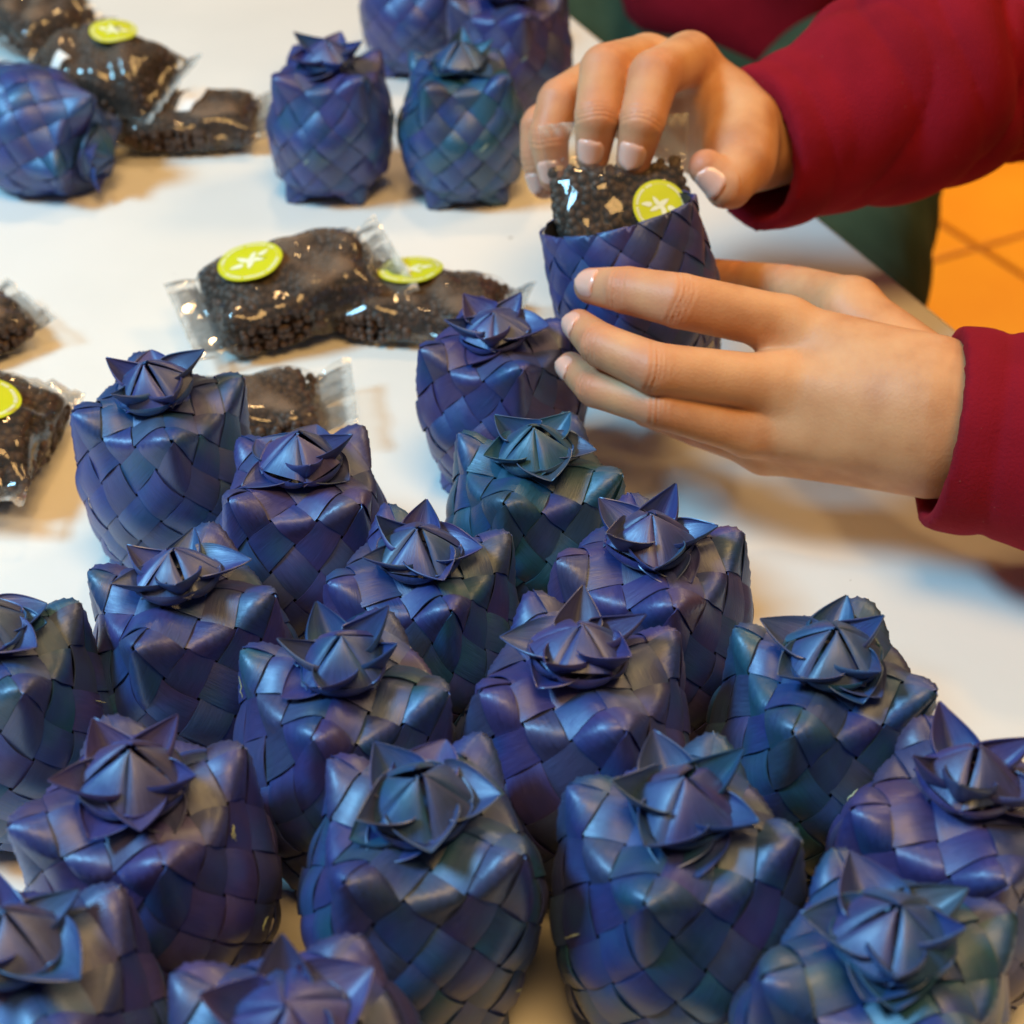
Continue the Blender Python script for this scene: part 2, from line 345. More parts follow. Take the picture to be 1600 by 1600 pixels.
# ------------------------------------------------------------------ woven baskets
class Body:
    """surface of a plaited box: i runs round (24 half diagonals), j up (8), j>8 over the top"""
    def __init__(s, seed, kind):
        r = random.Random(seed); s.kind = kind
        s.seed = seed; s.tw = r.uniform(-0.10, 0.10); s.amp = 0.10
        s.lx, s.ly = r.uniform(-.25, .25), r.uniform(-.25, .25)
        s.cu = [r.uniform(-.12, .22) for _ in range(4)]
    def side(s, i, j):
        i = i % 24.0; t = np.clip((j - 2) / 6.0 if s.kind == 'lid' else j / 8.0, 0, 1)
        k = i / 6.0; seg = int(k) % 4; fr = k - int(k)
        ang = 2 * math.pi * i / 24.0
        # square outline with corners at fr=0
        a0 = seg * math.pi / 2; c0 = np.array([math.cos(a0), math.sin(a0)]); c1 = np.array([math.cos(a0 + math.pi / 2), math.sin(a0 + math.pi / 2)])
        sq = c0 * (1 - fr) + c1 * fr
        ci = np.array([math.cos(ang), math.sin(ang)])
        cor = abs(math.cos(2 * ang)) ** 2.0 if (math.cos(4 * ang) > -1) else 0
        cor = (0.5 + 0.5 * math.cos(4 * ang)) ** 1.5
        if s.kind == 'lid':
            ws = float(sstep(0.42, 0.95, t)) * 0.82
            R = 2.72 + 0.68 * math.sin(math.pi * (0.10 + 0.56 * t)) ** 1.1
            hor = ci * R * (1 - ws) + sq * 3.14 * ws
            z = 1.35 + 5.05 * t + float(sstep(.72, 1, t)) * ((0.52 + s.cu[int(round(k)) % 4]) * cor - 0.12 * (1 - cor))
        elif s.kind == 'base':
            ws = float(1 - sstep(0.0, 0.30, t)) * 0.9
            R = 2.56 + 0.36 * t
            hor = ci * R * (1 - ws) + sq * 2.95 * ws
            z = 5.2 * t - 0.02 + (1 - float(sstep(0, .2, t))) * 0.50 * (1 - cor)
        else:   # open base, shown whole
            ws = float(1 - sstep(0.0, 0.35, t)) * 0.9
            R = 2.92 + 0.14 * math.sin(math.pi * t)
            hor = ci * R * (1 - ws) + sq * 2.95 * ws
            z = 6.3 * t - 0.02 + (1 - float(sstep(0, .2, t))) * 0.30 * (1 - cor)
        return hor[0], hor[1], z
    def G(s, i, j):
        if 0 <= j <= 8: x, y, z = s.side(i, j)
        else:
            top = j > 8; q = (j - 8) if top else -j
            ii = i % 24.0; seg = int(ii // 6) % 4; la = min(max(ii - 6 * seg, 0.0), 6.0)
            q = min(q, 3.0)
            u, v = la / 3 - 1, q / 3 - 1          # edge frame -1..1, v=-1 on this edge
            rho = max(abs(u), abs(v), 1e-6)
            # where the ray from the centre meets the rim
            if abs(v) >= abs(u) and v < 0: bi = 6 * seg + (u / rho + 1) * 3
            elif abs(u) >= abs(v) and u > 0: bi = 6 * (seg + 1) + (v / rho + 1) * 3
            elif abs(u) >= abs(v): bi = 6 * seg - (v / rho + 1) * 3
            else: bi = 6 * (seg + 2) + (1 - u / rho) * 3
            bx, by, bz = s.side(bi, 8 if top else 0)
            x, y = bx * rho, by * rho
            zc = 6.75 if top else 0.45
            z = zc + (bz - zc) * rho ** 1.4
        # hand-made unevenness
        n = noise.noise_vector(Vector((x * .33 + s.seed * 7.1, y * .33, z * .33)))
        a = s.amp + .10
        x += n.x * a * 1.4; y += n.y * a * 1.4; z += n.z * a * (0.3 if z < .6 else .7)
        tw = s.tw * z / 6; c, sn = math.cos(tw), math.sin(tw)
        x, y = x * c - y * sn, x * sn + y * c
        return np.array([x + s.lx * z / 7, y + s.ly * z / 7, z])

def cell_mesh(B, ci, cj, rng, clampq=None, NL=9, NW=6):
    """one visible piece of leaf strip at grid cell (ci,cj)"""
    ustrip = (cj % 2 == 1)
    e = 0.16; h0 = 0.088
    wob = rng.uniform(0.895, .945); lift = rng.uniform(0.8, 1.3); curl = rng.uniform(-.030, .006)
    Ls = np.linspace(-1 - e, 1 + e, NL); Ws = np.linspace(-1, 1, NW) * wob
    PT = np.zeros((NL, NW, 3)); UV = np.zeros((NL, NW, 2))
    H = 0.06
    for a, Lc in enumerate(Ls):
        for c, Wc in enumerate(Ws):
            u, v = (Lc, Wc) if ustrip else (Wc, Lc)
            p, q = (u + v) / 2, (u - v) / 2
            jj = cj + q; ii = ci + p
            if clampq == 'top': jj = min(jj, 8)
            if clampq == 'bot': jj = max(jj, 2)
            c0 = B.G(ii, jj)
            # normal by finite differences
            j1 = min(jj, 8 - 1.5 * H) if clampq == 'top' else (max(jj, 2 + 1.5 * H) if clampq == 'bot' else jj)
            g1 = B.G(ii + H, j1) - B.G(ii - H, j1); g2 = B.G(ii, j1 + H) - B.G(ii, j1 - H)
            n = np.cross(g1, g2); n /= np.linalg.norm(n) + 1e-9
            h = h0 * lift * math.cos(math.pi / 2 * Lc) + curl * abs(Wc) ** 3 * 2 + 0.015 * (1 - Wc * Wc)
            PT[a, c] = c0 + n * h
            UV[a, c] = (Lc * .5 + .5, Wc * .5 + .5)
    if not ustrip: PT = PT[:, ::-1]; UV = UV[:, ::-1]
    V, F, uv = shell(PT, 0.035, UV)
    if True:
        # make sure the outer face looks outward
        cen = V[:NL * NW].mean(0); f = F[len(F) // 6]
        nn = np.cross(V[f[1]] - V[f[0]], V[f[2]] - V[f[0]])
        if np.dot(nn, cen - np.array([0, 0, 4.0])) < 0: F = F[:, ::-1]
    return mesh_np('woven_strip', V, F, M_LEAF, uv=uv)

def petal_mesh(az, elev, L, w0, roll, r0=0.75, z0=0.0, twist=0.0):
    """ribbon folded to a point: two wings either side of a keel, rims curled in"""
    nu, nv = 13, 12
    PT = np.zeros((nu, nv, 3)); UV = np.zeros((nu, nv, 2))
    for b2 in range(nv):
        v = (b2 / (nv - 1)) ** 1.1
        el = elev * (0.25 + 1.0 * v) + .15
        rr = r0 + L * (v * math.cos(elev * .8)); zz = z0 + L * (v ** 1.35) * math.sin(elev)
        wd = w0 * ((1 - v ** 1.7) ** 1.0) * (.85 + .25 * v) + 0.012
        for a in range(nu):
            u = -1 + 2 * a / (nu - 1); au = abs(u)
            fa = math.radians((24 + 30 * min(1, max(0, elev))) * (1 - .3 * v))                       # wing angle of the fold
            yw = wd * (au * math.cos(fa) * 1.15); lf = wd * (math.sqrt(au * au + .012) - .11) * math.sin(fa)
            c = max(0, au - .68) / .32                           # rim rolls inwards
            yw -= wd * (.08 + .20 * roll) * c * c; lf += wd * .06 * c - wd * .10 * roll * c * c
            x = rr - lf * math.sin(el); z = zz + lf * math.cos(el)
            y = math.copysign(yw, u) * (1 + (.25 * roll if u > 0 else -.15 * roll)) + twist * v * v
            PT[a, b2] = (x * math.cos(az) - y * math.sin(az), x * math.sin(az) + y * math.cos(az), z)
            UV[a, b2] = (v, u * .5 + .5)
    V, F, uv = shell(PT, -0.03, UV)
    return mesh_np('bow_petal', V, F, M_LEAF, uv=uv)
def fold_mesh(az, half, lower, rng, R=1.25, Hh=1.35):
    """one facet of the knot: a flat puffed triangle, and under its chord a bulging lens"""
    nu, nv = 11, 9
    PT = np.zeros((nu, nv, 3)); UV = np.zeros((nu, nv, 2))
    s0 = np.array([R * math.cos(az - half), R * math.sin(az - half), Hh * .30]); s1 = np.array([R * math.cos(az + half), R * math.sin(az + half), Hh * .30])
    ap = np.array([0.05 * math.cos(az), .05 * math.sin(az), Hh])
    out = np.array([math.cos(az), math.sin(az), 0]); nn = unit_(out * Hh * .8 + np.array([0, 0, R]))
    for b2 in range(nv):
        v = b2 / (nv - 1)
        for a in range(nu):
            u = -1 + 2 * a / (nu - 1); m_ = s0 * (.5 - u / 2) + s1 * (.5 + u / 2)
            slot = -.15 * abs(u) ** 12
            if not lower:
                p = ap * (1 - v) + m_ * v
                p = p + nn * ((.12 * math.sin(math.pi * v * .86) ** .8) * (1 - .4 * u * u) + slot * (.3 + .7 * v)) + out * .06 * v * (1 - u * u)
            else:
                lens = (1 - u * u) ** .75
                p = m_ + out * (.26 * lens * math.sin(math.pi * (.25 + .55 * v)) - .03) + np.array([0, 0, -.50 * v * (lens * .8 + .2) + .02])
                p = p - out * .28 * v * v + out * slot * .4
            PT[a, b2] = p; UV[a, b2] = (v, u * .5 + .5)
    V, F, uv = shell(PT, -0.05, UV)
    cen = PT.reshape(-1, 3).mean(0); f = F[len(F) // 5]
    return mesh_np('bow_fold', V, F, M_LEAF, uv=uv)
def unit_(v): return v / np.linalg.norm(v)

def fibre_mesh(B, rng):
    i, j = rng.uniform(0, 24), rng.uniform(2.6, 7.4)
    pts = []; di, dj = rng.choice((-1, 1)) * rng.uniform(.25, .5), rng.uniform(.25, .5)
    for k in range(7):
        t = k / 6; p0 = B.G(i + di * t, j + dj * t); g1 = B.G(i + .1, j) - B.G(i - .1, j); g2 = B.G(i, min(8, j + .1)) - B.G(i, j - .1)
        n = np.cross(g1, g2); n /= np.linalg.norm(n)
        pts.append(p0 + n * (0.16 + rng.uniform(-.02, .05)))
    V, F = [], []
    for k, p in enumerate(pts):
        r = 0.022 * math.sin(math.pi * (k + .4) / 6.8) + .004
        for a in range(4): V.append(p + r * np.array([math.cos(a * 1.57), math.sin(a * 1.57), math.sin(a * 1.57 + .8)]))
        if k:
            for a in range(4): F.append([(k - 1) * 4 + a, (k - 1) * 4 + (a + 1) % 4, k * 4 + (a + 1) % 4, k * 4 + a])
    return mesh_np('frayed_fibre', V, F, M_FIBRE)

def lining_mesh(B, off, jmax=8, jmin=0):
    nu, nv = 49, 8
    PT = np.zeros((nu, nv, 3))
    for a in range(nu):
        for c in range(nv):
            i = 24 * a / (nu - 1); j = jmin + (jmax - jmin) * c / (nv - 1)
            p = B.G(i, min(j, 7.99)); cx = B.lx * p[2] / 7; cy = B.ly * p[2] / 7
            d = np.array([p[0] - cx, p[1] - cy, 0]); r = np.linalg.norm(d)
            PT[a, c] = p - d / r * off
    F = grid_faces(nu, nv, flip=True)
    bot = []
    V = list(PT.reshape(-1, 3)); c = len(V); V.append(PT[:, 0].mean(0) + np.array([0, 0, .15]))
    F = list(F) + [[c, a * nv, (a + 1) * nv, (a + 1) * nv] for a in range(0)]
    tri = [[c, a * nv, (a + 1) * nv, (a + 2) * nv] for a in range(0, nu - 2, 2)]
    return mesh_np('lining', V, list(F) + tri, M_INSIDE)

def make_closed(seed):
    rng = random.Random(seed)
    root = bpy.data.objects.new('woven_basket', None); COL.objects.link(root)
    B = Body(seed, 'lid')
    for j in range(2, 9):
        for i in range(24):
            if (i + j) % 2 == 1: obj('woven_strip', cell_mesh(B, i, j, rng, 'bot' if j == 2 else None), root)
    for a in range(1, 6):
        for b2 in range(1, 6):
            if (a + b2) % 2 == 1:
                # top cells are written in the frame of the nearest rim edge
                d = [b2, 6 - a, 6 - b2, a]; k = int(np.argmin(d))
                la = [a, b2, 6 - a, 6 - b2][k]; q = d[k]
                if q >= 3: continue
                obj('woven_strip', cell_mesh(B, 6 * k + la, 8 + q, rng), root)
    Bb = Body(seed + 50, 'base'); Bb.lx = B.lx; Bb.ly = B.ly
    for j in range(0, 5):
        for i in range(24):
            if (i + j) % 2 == 1: obj('woven_strip', cell_mesh(Bb, i, j, rng, None, 7, 4), root)
    obj('lining', lining_mesh(B, 0.22, 8, 2), root)
    # star bow: crowned knot of puffed folds, then pointed cupped petals
    cx, cy = B.lx, B.ly; cz = 6.85
    T = Matrix.Translation(Vector((cx, cy, cz)) * U) @ Matrix.Rotation(rng.uniform(-.12, .12), 4, 'X') @ Matrix.Rotation(rng.uniform(-.12, .12), 4, 'Y') @ Matrix.Diagonal((1.05, 1.05, 1.02, 1.0))
    a0 = rng.uniform(0, 6.28); nf = rng.choice((4, 5, 5))
    Rr = rng.uniform(1.32, 1.48); Hh = rng.uniform(1.15, 1.4)
    for k in range(nf):
        az = a0 + 2 * math.pi * k / nf
        obj('bow_fold', fold_mesh(az, math.pi / nf * .985, False, rng, Rr, Hh), root, mat4=T @ Matrix.Rotation(rng.uniform(-.09, .09), 4, 'X') @ Matrix.Rotation(rng.uniform(-.09, .09), 4, 'Y'))
        obj('bow_fold', fold_mesh(az, math.pi / nf * .985, True, rng, Rr, Hh), root, mat4=T)
    npet = 5
    for k in range(npet):
        az = a0 + math.pi / nf + 2 * math.pi * (k + rng.uniform(-.14, .14)) / npet
        el = math.radians(rng.choice((14, 34, 48, 58, 66)) + rng.uniform(-6, 6))
        obj('bow_petal', petal_mesh(az, el, rng.uniform(1.15, 1.5), rng.uniform(1.05, 1.4), rng.uniform(0, 1), 0.80, rng.uniform(.0, .18), rng.uniform(-.3, .3)), root, mat4=T)
    for k in range(2):
        az = rng.uniform(0, 6.28)
        obj('bow_petal', petal_mesh(az, math.radians(rng.uniform(2, 12)), rng.uniform(.8, 1.1), rng.uniform(1.0, 1.2), rng.uniform(0, 1), 0.95, -.05, rng.uniform(-.3, .3)), root, mat4=T)
    for k in range(3): obj('frayed_fibre', fibre_mesh(B, rng), root)
    return root

def dup(root):
    r = root.copy(); COL.objects.link(r)
    for ch in root.children:
        c = ch.copy(); COL.objects.link(c); c.parent = r
    return r
def place(o, x, y, z=0, tall=1.0, yaw=0, tilt=(0, 0), s=1.0, tint=0.5, label='', group='closed woven baskets with star bows'):
    o.location = Vector((x, y, z)) * U
    o.rotation_euler = (tilt[0], tilt[1], yaw); o.scale = (s, s, s * tall)
    for ch in o.children: ch.color = (tint, tint, tint, 1)
    tag(o, label, 'basket', group)

protos = [make_closed(s) for s in (11, 24, 37, 42, 53, 68, 75, 86)]
free = list(protos)
def basket(k):
    if protos[k] in free: free.remove(protos[k]); return protos[k]
    return dup(protos[k])
# flower px, py, prototype, yaw deg (0 = a box corner points right), scale, tint, tilt
SPOTS = [
 (250, 595, 0, 20, 1.00, .46, (0.02, -.03), 'closed blue basket standing beside the small clear bag, its base showing under the lid'),
 (450, 712, 1, 45, 1.00, .62, (0, .03), 'violet-blue closed basket just right of the one at the back left of the crowd'),
 (838, 690, 2, 65, 0.97, .10, (.02, 0), 'dark teal closed basket below the fingertips of the lower hand'),
 (795, 505, 3, 15, 0.93, .70, (-.03, -.04), 'purple basket with a dark teal bow, half covered by the fingers of the lower hand'),
 (285, 893, 4, 75, 1.00, .50, (-.03, -.02), 'closed blue basket third from the back on the left, table free to its left'),
 (662, 855, 5, 110, 0.97, .42, (0, 0), 'closed blue basket wedged between the teal basket and the violet ones'),
 (1035, 845, 6, 190, 1.02, .66, (.03, .04), 'violet closed basket in front of the cuff side of the lower hand'),
 (520, 1035, 7, 250, 1.02, .48, (0, -.02), 'closed blue basket at the centre left with a bright blue bow cap'),
 (897, 1020, 3, 200, 1.06, .64, (.02, 0), 'lilac-blue closed basket at the centre with a smooth pointed knot'),
 (1285, 1003, 5, 330, 1.02, .22, (.02, .02), 'navy closed basket with a turquoise fold in its bow, rightmost against bare table'),
 (-30, 965, 1, 300, 1.02, .40, (0, 0), 'closed dark basket cut by the left edge of the photo, at mid height'),
 (210, 1195, 0, 205, 1.04, .74, (0, .02), 'greyish violet closed basket with a dark teal bow knot, lower left'),
 (650, 1245, 2, 145, 1.04, .36, (.02, .02), 'slate-blue closed basket in the second row from the bottom, just left of centre'),
 (1075, 1258, 6, 160, 1.05, .34, (0, .03), 'light blue closed basket with a violet bow knot, right of the slate-blue one'),
 (1525, 1205, 7, 95, 1.05, .68, (.0, .02), 'violet closed basket cut by the right edge of the photo'),
 (-8, 1470, 4, 35, 1.05, .56, (0, 0), 'closed basket in the bottom left corner with a pale sheen on its lid'),
 (462, 1560, 3, 60, 1.06, .60, (.0, -.03), 'closed lilac basket cut by the bottom edge, left of centre'),
 (1385, 1440, 5, 285, 1.06, .30, (0, .0), 'closed blue basket at the bottom right with a turquoise corner'),
 (505, 85, 6, 128, 0.95, .50, (0, 0), 'dark blue closed basket standing alone at the back, left of its twin'),
 (722, 90, 1, 140, 0.95, .18, (0, .01), 'blue-teal closed basket at the back, beside the upper hand'),
 (655, -95, 0, 30, 1.0, .66, (0, 0), 'violet basket behind the back pair, cut by the top edge'),
 (800, -22, 2, 10, 1.0, .78, (0, 0), 'greyish violet basket behind the blue-teal one, nearest the upper hand'),
 (150, 1905, 3, 20, 1.04, .50, (0, 0), 'closed blue basket added out of view to shade gaps, below the bottom left corner one'),  # this and the next three are added unseen to darken the front gaps
 (800, 1900, 4, 80, 1.04, .42, (0, 0), 'closed blue basket added unseen outside the bottom edge, centred below the gap between two baskets'),
 (1130, 1960, 6, 130, 1.04, .60, (0, 0), 'closed basket added unseen outside the bottom edge for shade, below the light blue basket'),
 (1540, 1850, 7, 50, 1.04, .36, (0, 0), 'closed basket added unseen outside the bottom edge for shade, in the right corner'),
]
random.seed(5)
for px, py, k, yaw, s, tint, tilt, lab in SPOTS:
    o = basket(k); s *= .93 if py > 550 else 1.0; tall = 1.09 if py > 550 else 1.0; q = AT(px, py, 7.45 * s * tall)
    place(o, q[0], q[1], 0, tall, math.radians(yaw), tilt, s, tint, lab)
# fallen basket at the back left: lies on its side, bow towards the right
o = basket(1); q = AT(20, 290, 0)
place(o, q[0] - 1.6, q[1] + 1.9, 3.25, 1.0, 0, (0, 0), 0.97, .45, 'blue basket lying on its side at the upper left, bow pointing right')
o.rotation_euler = (math.radians(0), math.radians(98), math.radians(-22))

# ------------------------------------------------------------------ open basket in the hands
def make_open(seed):
    rng = random.Random(seed)
    root = bpy.data.objects.new('open_woven_basket', None); COL.objects.link(root)
    B = Body(seed, 'open'); B.lx = B.ly = 0; B.amp = .02
    for j in range(0, 9):
        for i in range(24):
            if (i + j) % 2 == 1: obj('woven_strip', cell_mesh(B, i, j, rng, 'top' if j == 8 else None), root)
    obj('lining', lining_mesh(B, 0.10), root)
    return root
ob = make_open(91)
OBC = P(1022, 445, 65.6)
ob.location = Vector(OBC + np.array([0.0, -1.15, -3.1])) * U
ob.rotation_euler = (math.radians(-20), math.radians(-8), math.radians(20))
for ch in ob.children: ch.color = (.57, .57, .57, 1)
tag(ob, 'open blue-violet woven basket held in the hands while a bag is pushed in', 'basket')

# ------------------------------------------------------------------ bags of chocolate beads
def ico(level=1):
    t = (1 + 5 ** .5) / 2
    V = [(-1, t, 0), (1, t, 0), (-1, -t, 0), (1, -t, 0), (0, -1, t), (0, 1, t), (0, -1, -t), (0, 1, -t), (t, 0, -1), (t, 0, 1), (-t, 0, -1), (-t, 0, 1)]
    F = [(0, 11, 5), (0, 5, 1), (0, 1, 7), (0, 7, 10), (0, 10, 11), (1, 5, 9), (5, 11, 4), (11, 10, 2), (10, 7, 6), (7, 1, 8), (3, 9, 4), (3, 4, 2), (3, 2, 6), (3, 6, 8), (3, 8, 9), (4, 9, 5), (2, 4, 11), (6, 2, 10), (8, 6, 7), (9, 8, 1)]
    V = [np.array(v) / np.linalg.norm(v) for v in V]
    for _ in range(level):
        c = {}; nf = []
        def mid(a, b2):
            k = (min(a, b2), max(a, b2))
            if k not in c: m2 = V[a] + V[b2]; V.append(m2 / np.linalg.norm(m2)); c[k] = len(V) - 1
            return c[k]
        for a, b2, d in F:
            x, y, z = mid(a, b2), mid(b2, d), mid(d, a); nf += [(a, x, z), (b2, y, x), (d, z, y), (x, y, z)]
        F = nf
    return np.array(V), np.array(F)
ICO = ico(1)
def bag_height(x, y, L, W, H, sd=0.0):
    """half height of the filled part at x,y: a slumped pouch"""
    Wv = W * (1 + .07 * np.sin(1.1 * x + sd)) ; Lv = L * (1 + .04 * np.sin(1.5 * y + sd * 2))
    a = np.clip(1 - np.abs(2 * x / Lv) ** 4, 0, 1) ** .38; b2 = np.clip(1 - np.abs(2 * y / Wv) ** 3.6, 0, 1) ** .38
    return H / 2 * a * b2 * (1 + .13 * np.sin(1.3 * x + sd) * np.cos(1.6 * y + sd * 2) + .06 * np.sin(3.1 * x + 2.3 * y + sd))
def make_bag(label, L, W, H, seed, loc, yaw, tilt=(0, 0), fin=1.1, sticker=None, paper=None, dust=1.0, bead=0.20, flat=False):
    rng = np.random.RandomState(seed)
    root = bpy.data.objects.new('chocolate_bag', None); COL.objects.link(root)
    # beads packed against the inside of the film
    pts = []
    d = bead * 1.92
    lx = np.arange(-L / 2 + d / 2, L / 2, d); ly = np.arange(-W / 2 + d / 2, W / 2, d * .87)
    for r_, y in enumerate(ly):
        for x in lx:
            x2 = x + (d / 2 if r_ % 2 else 0)
            h = float(bag_height(x2, y, L * .98, W * .98, H, seed)) - bead * 1.05
            if h < 0.02:
                continue
            x2 += rng.uniform(-.11, .11); y2 = y + rng.uniform(-.11, .11)
            pts.append((x2, y2, h + rng.uniform(-.13, .02))); pts.append((x2, y2, -h))
            edge = min(W / 2 - abs(y), L / 2 - abs(x2)) < d * 1.6
            if edge:
                n = int(2 * h / d)
                for k in range(1, n + 1): pts.append((x2 + rng.uniform(-.12, .12), y2 + rng.uniform(-.12, .12), -h + 2 * h * (k + rng.uniform(-.35, .35)) / (n + 1)))
    pts = np.array(pts); n = len(pts); iv, if_ = ICO
    rad = bead * rng.uniform(.80, 1.10, n)
    V = (pts[:, None] + iv[None] * rad[:, None, None]).reshape(-1, 3)
    F = (if_[None] + (np.arange(n) * len(iv))[:, None, None]).reshape(-1, 3)
    bo = obj('chocolate_beads', mesh_np('chocolate_beads', V, F, M_BEAD), root); bo['kind'] = 'stuff'
    # a dark filling keeps light from crossing between the outer beads
    nu, nv = 33, 25
    def film(off, fl, lo=1):
        nonlocal nu
        xs = np.concatenate([np.linspace(-L / 2 - fl, -L / 2, 7)[:-1], np.linspace(-L / 2, L / 2, nu), np.linspace(L / 2, L / 2 + fl, 7)[1:]]) if fl > 0 else np.linspace(-L / 2, L / 2, nu)
        vs = np.linspace(-1, 1, nv)
        X, Vv = np.meshgrid(xs, vs, indexing='ij')
        wide = W / 2 * (1 + .12 * sstep(L / 2 - .6, L / 2 + fl, np.abs(X)))
        Y = np.sin(Vv * math.pi / 2) * wide * .85 + Vv * wide * .15
        hh = bag_height(X, np.clip(Y, -W / 2, W / 2) * .999, L, W, H, seed)
        return X, Y, hh
    X, Y, hh = film(0, fin)
    nx = X.shape[0]
    wr = np.zeros_like(X)
    for a in range(nx):
        for c in range(nv):
            nn = noise.noise(Vector((X[a, c] * 1.1 + seed, Y[a, c] * 1.1, 0))) * .16
            e = max(0, abs(X[a, c]) - L / 2 + .9)
            nn += noise.noise(Vector((X[a, c] * .4 + seed, Y[a, c] * 2.6, 3))) * .38 * min(1.2, e)
            wr[a, c] = nn
    ends = sstep(L / 2 - .2, L / 2 + fin, np.abs(X))
    lift = ends * fin * (0.35 + .3 * rng.rand())
    if not flat: lift = lift * np.where(X > 0, 1, .4)
    top = np.stack([X, Y, hh + .02 + wr * (.6) + lift * .6], -1)
    botm = np.stack([X, Y, -hh - .02 + np.where(np.abs(X) > L / 2, wr * .6, 0) + lift * .6 - .012], -1)
    V = np.concatenate([top.reshape(-1, 3), botm.reshape(-1, 3)])
    F = np.concatenate([grid_faces(nx, nv), grid_faces(nx, nv, nx * nv, True)])
    me = mesh_np('clear_film', V, F, M_FILM)
    du = (1 - ends) * sstep(.41 * H, .47 * H, hh) * dust
    at = me.attributes.new('dust', 'FLOAT', 'POINT'); at.data.foreach_set('value', np.concatenate([du.ravel(), du.ravel() * .3]).astype(np.float32))
    se = np.maximum(sstep(L / 2 + fin * .78, L / 2 + fin * .85, np.abs(X)), ends * sstep(.93, .97, np.abs(np.linspace(-1, 1, nv))[None, :] + 0 * X)) * (.6 + .4 * np.sin(X * 9 + Y * 14))
    a2 = me.attributes.new('seal', 'FLOAT', 'POINT'); a2.data.foreach_set('value', np.concatenate([se.ravel()] * 2).astype(np.float32))
    obj('clear_film', me, root)
    # filling
    F2 = np.concatenate([grid_faces(nu, nv), grid_faces(nu, nv, nu * nv, True)])
    X, Y, hh = film(0, 0)
    V2 = np.concatenate([np.stack([X * .9, Y * .88, np.maximum(hh - bead * 1.6, 0)], -1).reshape(-1, 3), np.stack([X * .9, Y * .88, -np.maximum(hh - bead * 1.6, 0)], -1).reshape(-1, 3)])
    fo = obj('chocolate_filling', mesh_np('chocolate_filling', V2, F2, M_BEAD), root)
    def zt_film(x, y): return float(bag_height(x, y, L, W, H, seed)) + .12
    zt = zt_film
    if sticker:
        sx, sy, sr, sa = sticker
        zraw = zt
        sm = [(sx + sr * r_ * math.cos(t_), sy + sr * r_ * math.sin(t_)) for r_ in (.01, .5, .95) for t_ in np.linspace(0, 6.28, 12)]
        A_ = np.array([[x, y, 1] for x, y in sm]); zz_ = np.array([max(zraw(x, y), H * .36) for x, y in sm])
        co, *_r = np.linalg.lstsq(A_, zz_, rcond=None); up_ = float(np.max(zz_ - A_ @ co)) * .45
        def zt(x, y): return .82 * (co[0] * x + co[1] * y + co[2] + up_) + .18 * max(zraw(x, y), H * .36)
        st = []
        rr = np.linspace(0.0001, sr, 8); aa = np.linspace(0, 2 * math.pi, 41)
        Pt = np.zeros((8, 41, 3))
        for a in range(8):
            for c in range(41):
                x = sx + rr[a] * math.cos(aa[c]); y = sy + rr[a] * math.sin(aa[c]); Pt[a, c] = (x, y, zt(x, y))
        V, F, _ = shell(Pt, .02)
        s_o = obj('sticker', mesh_np('sticker', V, F, M_LIME), root)
        # printed ring with two lines of tiny lettering
        parts = []
        for k in range(64):
            t0 = 2 * math.pi * k / 64
            line = (k % 32) in range(3, 29) and (k * 7 + seed) % 9 != 0
            r1, r2 = (.80, .90) if line else (.845, .855)
            wdt = .060 if line else .098
            q = []
            for r_, t_ in ((r1, t0), (r2, t0), (r2, t0 + wdt), (r1, t0 + wdt)):
                x = sx + sr * r_ * math.cos(t_); y = sy + sr * r_ * math.sin(t_); q.append((x, y, zt(x, y) + .012))
            parts.append((np.array(q), np.array([[3, 2, 1, 0]])))
        V, F = merge(parts); obj('printed_ring', mesh_np('printed_ring', V, F, M_PRINT, smooth=False), s_o)
        # sprig of leaves in the middle
        for (lx_, ly_, la_, ls_) in ((-.30, -.02, 2.9, .26), (-.12, .12, 2.0, .24), (-.05, -.12, -2.2, .26), (.12, .10, .8, .22), (.14, -.10, -.7, .22), (.32, .05, .3, .24), (0.0, 0.02, .1, .2)):
            q = []
            for t_ in np.linspace(0, 2 * math.pi, 10, endpoint=False):
                ex = ls_ * .55 * math.cos(t_); ey = ls_ * .24 * math.sin(t_) * (1 - .5 * math.cos(t_))
                x = lx_ + ex * math.cos(la_) - ey * math.sin(la_); y = ly_ + ex * math.sin(la_) + ey * math.cos(la_)
                x, y = x * math.cos(sa) - y * math.sin(sa), x * math.sin(sa) + y * math.cos(sa)
                x = sx + x * sr * 1.55; y = sy + y * sr * 1.55; q.append((x, y, zt(x, y) + .014))
            obj('printed_leaf', mesh_np('printed_leaf', np.array(q), [list(range(10))], M_PRINT, smooth=False), s_o)
    if paper:
        sx, sy, lw, lh, sa = paper
        zt = zt_film
        Pt = np.zeros((5, 7, 3))
        for a in range(5):
            for c in range(7):
                x0 = lw * (a / 4 - .5); y0 = lh * (c / 6 - .5)
                x = sx + x0 * math.cos(sa) - y0 * math.sin(sa); y = sy + x0 * math.sin(sa) + y0 * math.cos(sa)
                yc = min(max(y, -W / 2 * .98), W / 2 * .98)
                Pt[a, c] = (x, y, zt(x, yc) + .03)
        V, F, _ = shell(Pt, .03)
        obj('paper_label', mesh_np('paper_label', V, F, M_PAPER), root)
    root.location = Vector(loc) * U
    root.rotation_euler = (tilt[0], tilt[1], yaw)
    tag(root, label, 'bag', 'clear bags of chocolate beads')
    return root
q = AT(455, 462, 1.6)
make_bag('clear bag of chocolate beads with a whole lime sticker, overlapping another bag', 7.4, 5.0, 3.1, 3, (q[0], q[1], 1.9), math.radians(22), (.16, -.12), 1.3, (-1.4, .55, 1.42, .15))
q = AT(655, 480, 1.0)
